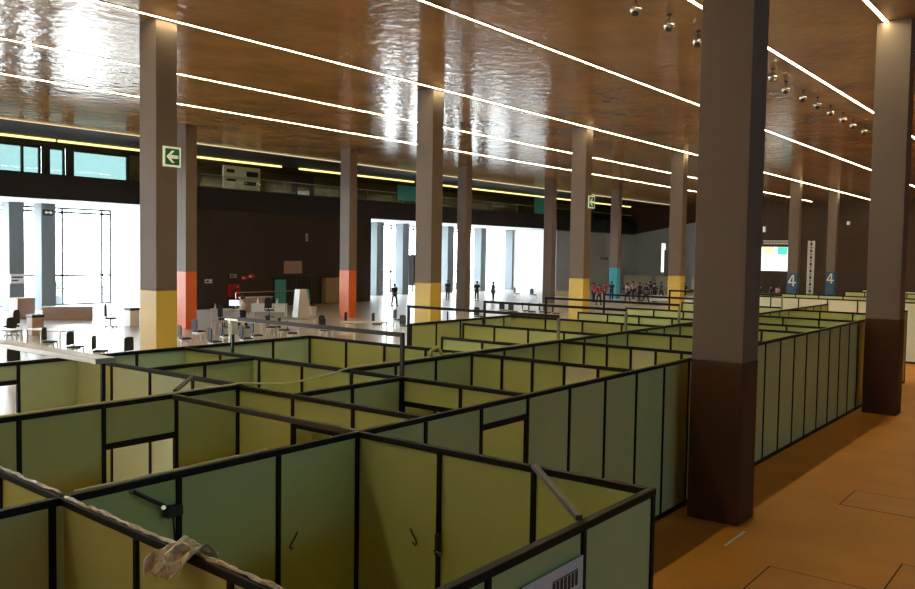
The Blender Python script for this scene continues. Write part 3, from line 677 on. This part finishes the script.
for i, (x, y, rz, l) in enumerate(((-33.6, 26.0, .75, 'grey table below the person in white shirt'), (-33.0, 28.9, .75, 'grey table below the information pylon'), (-29.3, 30.3, .75, 'pale table left of the right orange column'))):
    tb = make_table('table', 2.4, .8, .74, 'truss' if i < 2 else 'whitem', 'whitem'); place(tb, (x, y, 0), rz, l, 'table')
# post with a white dispenser
t = thing('dispenser_post', (-11.85, 9.1, 0), 'thin black post topped by a white dispenser box at left of centre', 'dispenser post')
MB().tube([(-11.88, 9.1, 0), (-11.88, 9.1, 2.76)], .024, 8).build('post', 'darkm', t); box(-12.05, -11.65, 8.9, 9.3, 0, .03).build('base', 'darkm', t)
box(-11.94, -11.82, 9.04, 9.16, 2.76, 2.93).build('dispenser_box', 'whitem', t, bevel=.01); box(-11.92, -11.84, 9.06, 9.14, 2.93, 2.97).build('lid', 'plastic', t)
# loudspeaker on the second yellow column
t = thing('loudspeaker', (-22.4, 26.1, 3.4), 'tall black loudspeaker hung on the left of the second yellow column', 'loudspeaker')
MB().prism([(-22.62, 25.95), (-22.28, 25.95), (-22.28, 26.3), (-22.62, 26.3)], 'z', 2.85, 4.1).build('cabinet', 'darkm', t, bevel=.02)
box(-22.58, -22.32, 25.93, 25.95, 2.9, 4.05).build('grille', 'fascia', t); box(-22.28, -22.24, 26.05, 26.2, 3.3, 3.7).build('bracket', 'frame', t)
t = thing('wall_screen', (-22.4, 50.3, 3.4), 'black screen with white edge on the fourth yellow column', 'screen')
box(-22.55, -22.26, 50.2, 50.5, 2.95, 4.6).build('casing', 'darkm', t, bevel=.01); box(-22.75, -22.55, 50.25, 50.4, 3.2, 5.0).build('light_panel', 'screen', t)

# ------------------------------------------------------------------ far end: screen, truss, white screens
t = thing('projection_screen', (-28.6, 92, 0), 'bright projection screen with yellow and teal patches at the far end', 'screen')
box(-30.3, -27.3, 92.0, 92.15, 2.75, 5.45).build('frame', 'darkm', t)
box(-30.22, -27.38, 91.985, 92.0, 2.83, 5.37).build('picture', 'screen', t)
box(-30.0, -29.0, 91.975, 91.985, 4.65, 5.35).build('yellow_patch', 'screeny', t); box(-28.55, -27.55, 91.975, 91.985, 4.55, 5.35).build('teal_patch', 'screent', t)
for x in (-30.1, -27.5): box(x - .05, x + .05, 92.15, 92.25, 0, 5.4).build('leg', 'darkm', t)
def truss(p, q, label, name='lattice_truss', w=.3, n=14):
    p = Vector(p); q = Vector(q); d = q - p
    t = thing(name, tuple(p), label, 'truss')
    side = Vector((1, 0, 0)) if abs(d.z) > abs(d.x) else Vector((0, 0, 1)); o2 = Vector((0, 1, 0))
    cs = [side * (w / 2) * a + o2 * (w / 2) * b for a, b in ((-1, -1), (1, -1), (1, 1), (-1, 1))]
    for c in cs: MB().tube([p + c, q + c], .055, 6).build('chord', 'whitem', t)
    mb = MB()
    for i in range(n):
        a = p + d * (i / n); b = p + d * ((i + 1) / n)
        for k in range(4): mb.tube([a + cs[k], b + cs[(k + 1) % 4]] if i % 2 else [a + cs[(k + 1) % 4], b + cs[k]], .03, 5)
    mb.build('lacing', 'whitem', t)
    return t
t = truss((-29.9, 91.6, 5.85), (-27.4, 91.6, 5.85), 'short horizontal lattice truss above the bright screen', n=8)
for x in (-29.6, -27.7): MB().tube([(x, 91.6, 5.9), (x, 91.6, CZ)], .02, 6).build('hanger', 'frame', t)
truss((-24.05, 88.0, 0.0), (-24.05, 88.0, 5.95), 'tall upright lattice truss between the two blue numbered columns', w=.45, n=18)
for i, (x, l) in enumerate(((-47.6, 'white screen panel left of the cyan column at the far end'), (-43.2, 'white screen panel just right of the cyan column'), (-38.6, 'white screen panel behind the crowd at the far end'))):
    t = thing('screen_panel', (x, 98.2, 0), l, 'screen panel')
    box(x - 1.9, x + 1.9, 98.17, 98.23, 0.25, 1.75).build('panel', 'white', t); MB().box(x - 1.8, x - 1.72, 98.0, 98.4, 0, .25).box(x + 1.72, x + 1.8, 98.0, 98.4, 0, .25).build('foot', 'frame', t)
t = thing('wall_camera', (-44.2, 84, 3.6), 'dark dome camera hanging from a bar beside the cyan column', 'camera')
MB().tube([(-40.1, 75.2, 4.0), (-40.1, 75.2, CZ)], .02, 6).build('hanger', 'frame', t); box(-40.5, -39.7, 75.0, 75.4, 3.75, 4.0).build('body', 'darkm', t, bevel=.05)
t = thing('wall_lamp', (-33.2, 101.8, 6.4), 'small bright lamp on the grey far wall', 'lamp')
box(-33.35, -33.0, 101.6, 101.85, 7.2, 7.9).build('body', 'whitem', t, bevel=.03); box(-33.3, -33.05, 101.58, 101.6, 7.25, 7.85).build('diffuser', 'signwhite', t)
t = thing('wall_lamp', (-20, 101.8, 8), 'small bright lamp on the brown far wall between the blue columns', 'lamp')
box(-24.1, -23.8, 101.6, 102.0, 8.0, 8.4).build('body', 'whitem', t, bevel=.03); box(-24.07, -23.83, 101.58, 101.6, 8.03, 8.37).build('diffuser', 'signwhite', t)
for x, y, l, m in ((-39.5, 79.5, 'dark long table below the crowd at the far end', 'darkm'), (-30.3, 69.5, 'white long table left of the fourth yellow column', 'whitem'),
                   (-40.3, 69.0, 'brown long table in front of the cyan column', 'wood'), (-17.0, 60.0, 'white long table below the first blue numbered column', 'whitem'), (-12.0, 62.0, 'dark long table below the second blue numbered column', 'darkm')):
    tb = make_table('table', 4.2, .9, .76, m, 'frame', True); place(tb, (x, y, 0), 0, l, 'table')

# ------------------------------------------------------------------ terrace outside the windows
def planter(x, y, h, label):
    t = thing('planter', (x, y, -.15), label, 'planter', 'planters on the terrace outside')
    MB().prism([(x - .4, y - .4), (x + .4, y - .4), (x + .4, y + .4), (x - .4, y + .4)], 'z', -.15, .55).build('pot', 'pier', t, bevel=.03)
    mb = MB(); rr = random.Random(int(y * 10))
    for k in range(90):
        c = Vector((x + rr.gauss(0, .3), y + rr.gauss(0, .3), .65 + rr.random() * h)); a = Vector((rr.gauss(0, 1), rr.gauss(0, 1), rr.gauss(.4, 1))).normalized() * .22; b = a.orthogonal().normalized() * .08
        n = len(mb.v); mb.v += [tuple(c), tuple(c + a * .5 + b), tuple(c + a), tuple(c + a * .5 - b)]; mb.f.append((n, n + 1, n + 2, n + 3))
    mb.build('foliage', 'foliage', t); MB().tube([(x, y, .5), (x, y, .6 + h * .8)], .03, 6).build('stem', 'wood', t)
planter(-62.0, 26.9, 1.3, 'leafy planter outside the far left window beside the plated pier')
planter(-62.5, 31.8, .9, 'leafy planter outside the left window right of the piers')
planter(-62.2, 64.0, 1.3, 'leafy planter outside the middle windows left of the second yellow column')
planter(-62.5, 81.0, 1.6, 'leafy planter outside the middle windows near the grey columns')
t = thing('terrace_railing', (-64, 40, -.15), 'dark railing outside the windows', 'railing')
MB().tube([(-64, -10, 1.0), (-64, 110, 1.0)], .05, 8).build('top_bar', 'frame', t); MB().tube([(-64, -10, .5), (-64, 110, .5)], .03, 8).build('lower_bar', 'frame', t)
for k in range(16): MB().tube([(-64, 17 + k * 5, -.15), (-64, 17 + k * 5, .97)], .04, 6).build('post', 'frame', t)
# ------------------------------------------------------------------ people
def skin(name, verts, edges, radii, m, parent, sub=1):
    me = bpy.data.meshes.new(name); me.from_pydata(verts, edges, []); o = bpy.data.objects.new(name + '_src', me); COL.objects.link(o)
    sk = o.modifiers.new('skin', 'SKIN'); sk.use_smooth_shade = True
    for i, r in enumerate(radii):
        d = me.skin_vertices[0].data[i]; d.radius = (r, r) if not isinstance(r, tuple) else r
    me.skin_vertices[0].data[0].use_root = True
    ss = o.modifiers.new('sub', 'SUBSURF'); ss.levels = sub; ss.render_levels = sub
    dg = bpy.context.evaluated_depsgraph_get(); dg.update()
    m2 = bpy.data.meshes.new_from_object(o.evaluated_get(dg)); bpy.data.objects.remove(o)
    m2.name = name; m2.materials.clear(); m2.materials.append(M[m]); m2.shade_smooth()
    n = bpy.data.objects.new(name, m2); COL.objects.link(n); n.parent = parent
    return n
def make_person(stride, armswing, bend, long_hair=False):
    t = thing('person', (0, 0, 0), None, None)
    s, a = stride, armswing
    hip = (0, 0, .92); ch = (0, -bend * .5, 1.28); nk = (0, -bend, 1.47); hd = (0, -bend - .02, 1.60); tp = (0, -bend - .01, 1.70)
    LL = [(.10, 0, .88), (.11, -s * .5, .50), (.11, -s * .75, .10), (.11, -s * .75 - .12, .04)]
    RL = [(-.10, 0, .88), (-.11, s * .45, .50), (-.11, s * .95, .12), (-.11, s * .95 - .12, .04)]
    LA = [(.19, -bend * .9, 1.40), (.24, a * .5 - bend, 1.14), (.25, a - .06 - bend, .90), (.25, a - .09 - bend, .80)]
    RA = [(-.19, -bend * .9, 1.40), (-.24, -a * .5 - bend, 1.14), (-.25, -a - .06 - bend, .90), (-.25, -a - .09 - bend, .80)]
    V = [hip, ch, nk, hd, tp] + LL + RL + LA + RA
    E_ = [(0, 1), (1, 2), (2, 3), (3, 4), (0, 5), (5, 6), (6, 7), (7, 8), (0, 9), (9, 10), (10, 11), (11, 12), (1, 13), (13, 14), (14, 15), (15, 16), (1, 17), (17, 18), (18, 19), (19, 20)]
    R_ = [.13, .15, .055, .095, .085, .085, .06, .045, .04, .085, .06, .045, .04, .06, .045, .035, .03, .06, .045, .035, .03]
    skin('body', V, E_, R_, 'skin', t)
    V = [hip, ch, (0, -bend * .9, 1.40)] + LA[:2] + RA[:2]
    skin('shirt', V, [(0, 1), (1, 2), (2, 3), (3, 4), (2, 5), (5, 6)], [.17, .19, .13, .085, .065, .085, .065], 'shirtd', t)
    V = [(0, 0, .93)] + LL[:3] + RL[:3]
    skin('trousers', V, [(0, 1), (1, 2), (2, 3), (0, 4), (4, 5), (5, 6)], [.155, .11, .08, .07, .11, .08, .07], 'jeans', t)
    for P in (LL, RL):
        x, y, z = P[2]; MB().prism([(x - .05, y - .18), (x + .05, y - .18), (x + .05, y + .07), (x - .05, y + .07)], 'z', 0, .10).build('shoe', 'shoe', t, bevel=.02, local=True)
    hb = MB().ball((0, -bend + .015, 1.655), .112, 12, 8, (1, 1.1, .95))
    if long_hair: hb.ball((0, -bend + .07, 1.54), .09, 10, 8, (1, .6, 1.5))
    hb.build('hair', 'hair', t, smooth=True, local=True)
    f = MB().ball((-.035, -bend - .115, 1.615), .012, 6, 5).ball((.035, -bend - .115, 1.615), .012, 6, 5); f.build('eye', 'darkm', t, local=True)
    MB().ball((0, -bend - .125, 1.585), .018, 6, 5, (.8, 1, 1.3)).build('nose', 'skin', t, local=True)
    return t
protos = [make_person(.28, .18, 0), make_person(.03, .05, .02, True), make_person(.06, -.22, .06)]
used = [False] * 3
shirt_cache = {}
def person(k, x, y, rz, shirt, label, group='people in the hall', sc=1.0):
    o = protos[k] if not used[k] else copy_tree(protos[k]); 
    used[k] = True
    place(o, (x, y, 0), rz, label, 'person', group); o.scale = (sc, sc, sc)
    for c in o.children:
        if c.name.startswith('shirt'):
            if (k, shirt) not in shirt_cache:
                me = c.data.copy(); me.materials.clear(); me.materials.append(M[shirt]); shirt_cache[(k, shirt)] = me
            c.data = shirt_cache[(k, shirt)]
person(0, -36.5, 28.6, 2.6, 'shirtw', 'person in white shirt and dark trousers walking past the desk')
person(0, -44.3, 49.2, 1.2, 'shirtd', 'person in dark clothes walking left of the second yellow column')
person(1, -47.2, 59.5, .4, 'shirtd', 'person in dark clothes right of the second yellow column')
person(2, -44.5, 60.2, 1.0, 'shirtd', 'person in dark clothes standing right of the first plain grey column')
person(1, -43.0, 60.6, -.6, 'shirtb', 'person in blue, right of two standing by the grey column')
crowd = [(-37.3, 64.9, 'shirtd', 1, 'leftmost'),
         (-37.0, 67.7, 'shirtr', 2, 'second from left'),
         (-34.5, 64.0, 'shirtr', 0, 'third from left'),
         (-37.2, 70.0, 'shirtr', 1, 'fourth from left'),
         (-37.6, 72.2, 'shirtd', 2, 'fifth from left'),
         (-35.0, 70.3, 'shirtp', 0, 'sixth from left'),
         (-37.1, 75.7, 'shirtp', 1, 'seventh from left'),
         (-35.1, 72.9, 'shirtd', 2, 'eighth from left'),
         (-33.2, 70.3, 'shirtd', 0, 'ninth from left'),
         (-36.0, 77.2, 'shirtd', 1, 'tenth from left'),
         (-33.4, 72.6, 'shirtd', 2, 'eleventh from left'),
         (-34.5, 76.4, 'shirtb', 0, 'twelfth from left'),
         (-32.6, 73.7, 'shirtd', 1, 'thirteenth from left'),
         (-33.6, 77.7, 'shirtb', 2, 'fourteenth from left'),
         (-32.3, 76.7, 'shirtd', 0, 'rightmost')]
nm = dict(shirtd='dark clothes', shirtr='a red top', shirtp='a pink top', shirtb='a blue top')
for x, y, s, k, l in crowd:
    person(k, x, y, random.uniform(-3, 3), s, 'person in %s, %s in the far crowd by the grey wall' % (nm[s], l), 'crowd at the far end')
for i, (x, y, s) in enumerate(((-25.6, 78.0, 'shirtd'), (-24.8, 78.6, 'shirtd'), (-24.1, 78.0, 'shirtp'))):
    person(i, x, y, random.uniform(-3, 3), s, 'person in %s, %s from left below the bright screen' % (nm[s], ORD[i]), 'people below the screen')
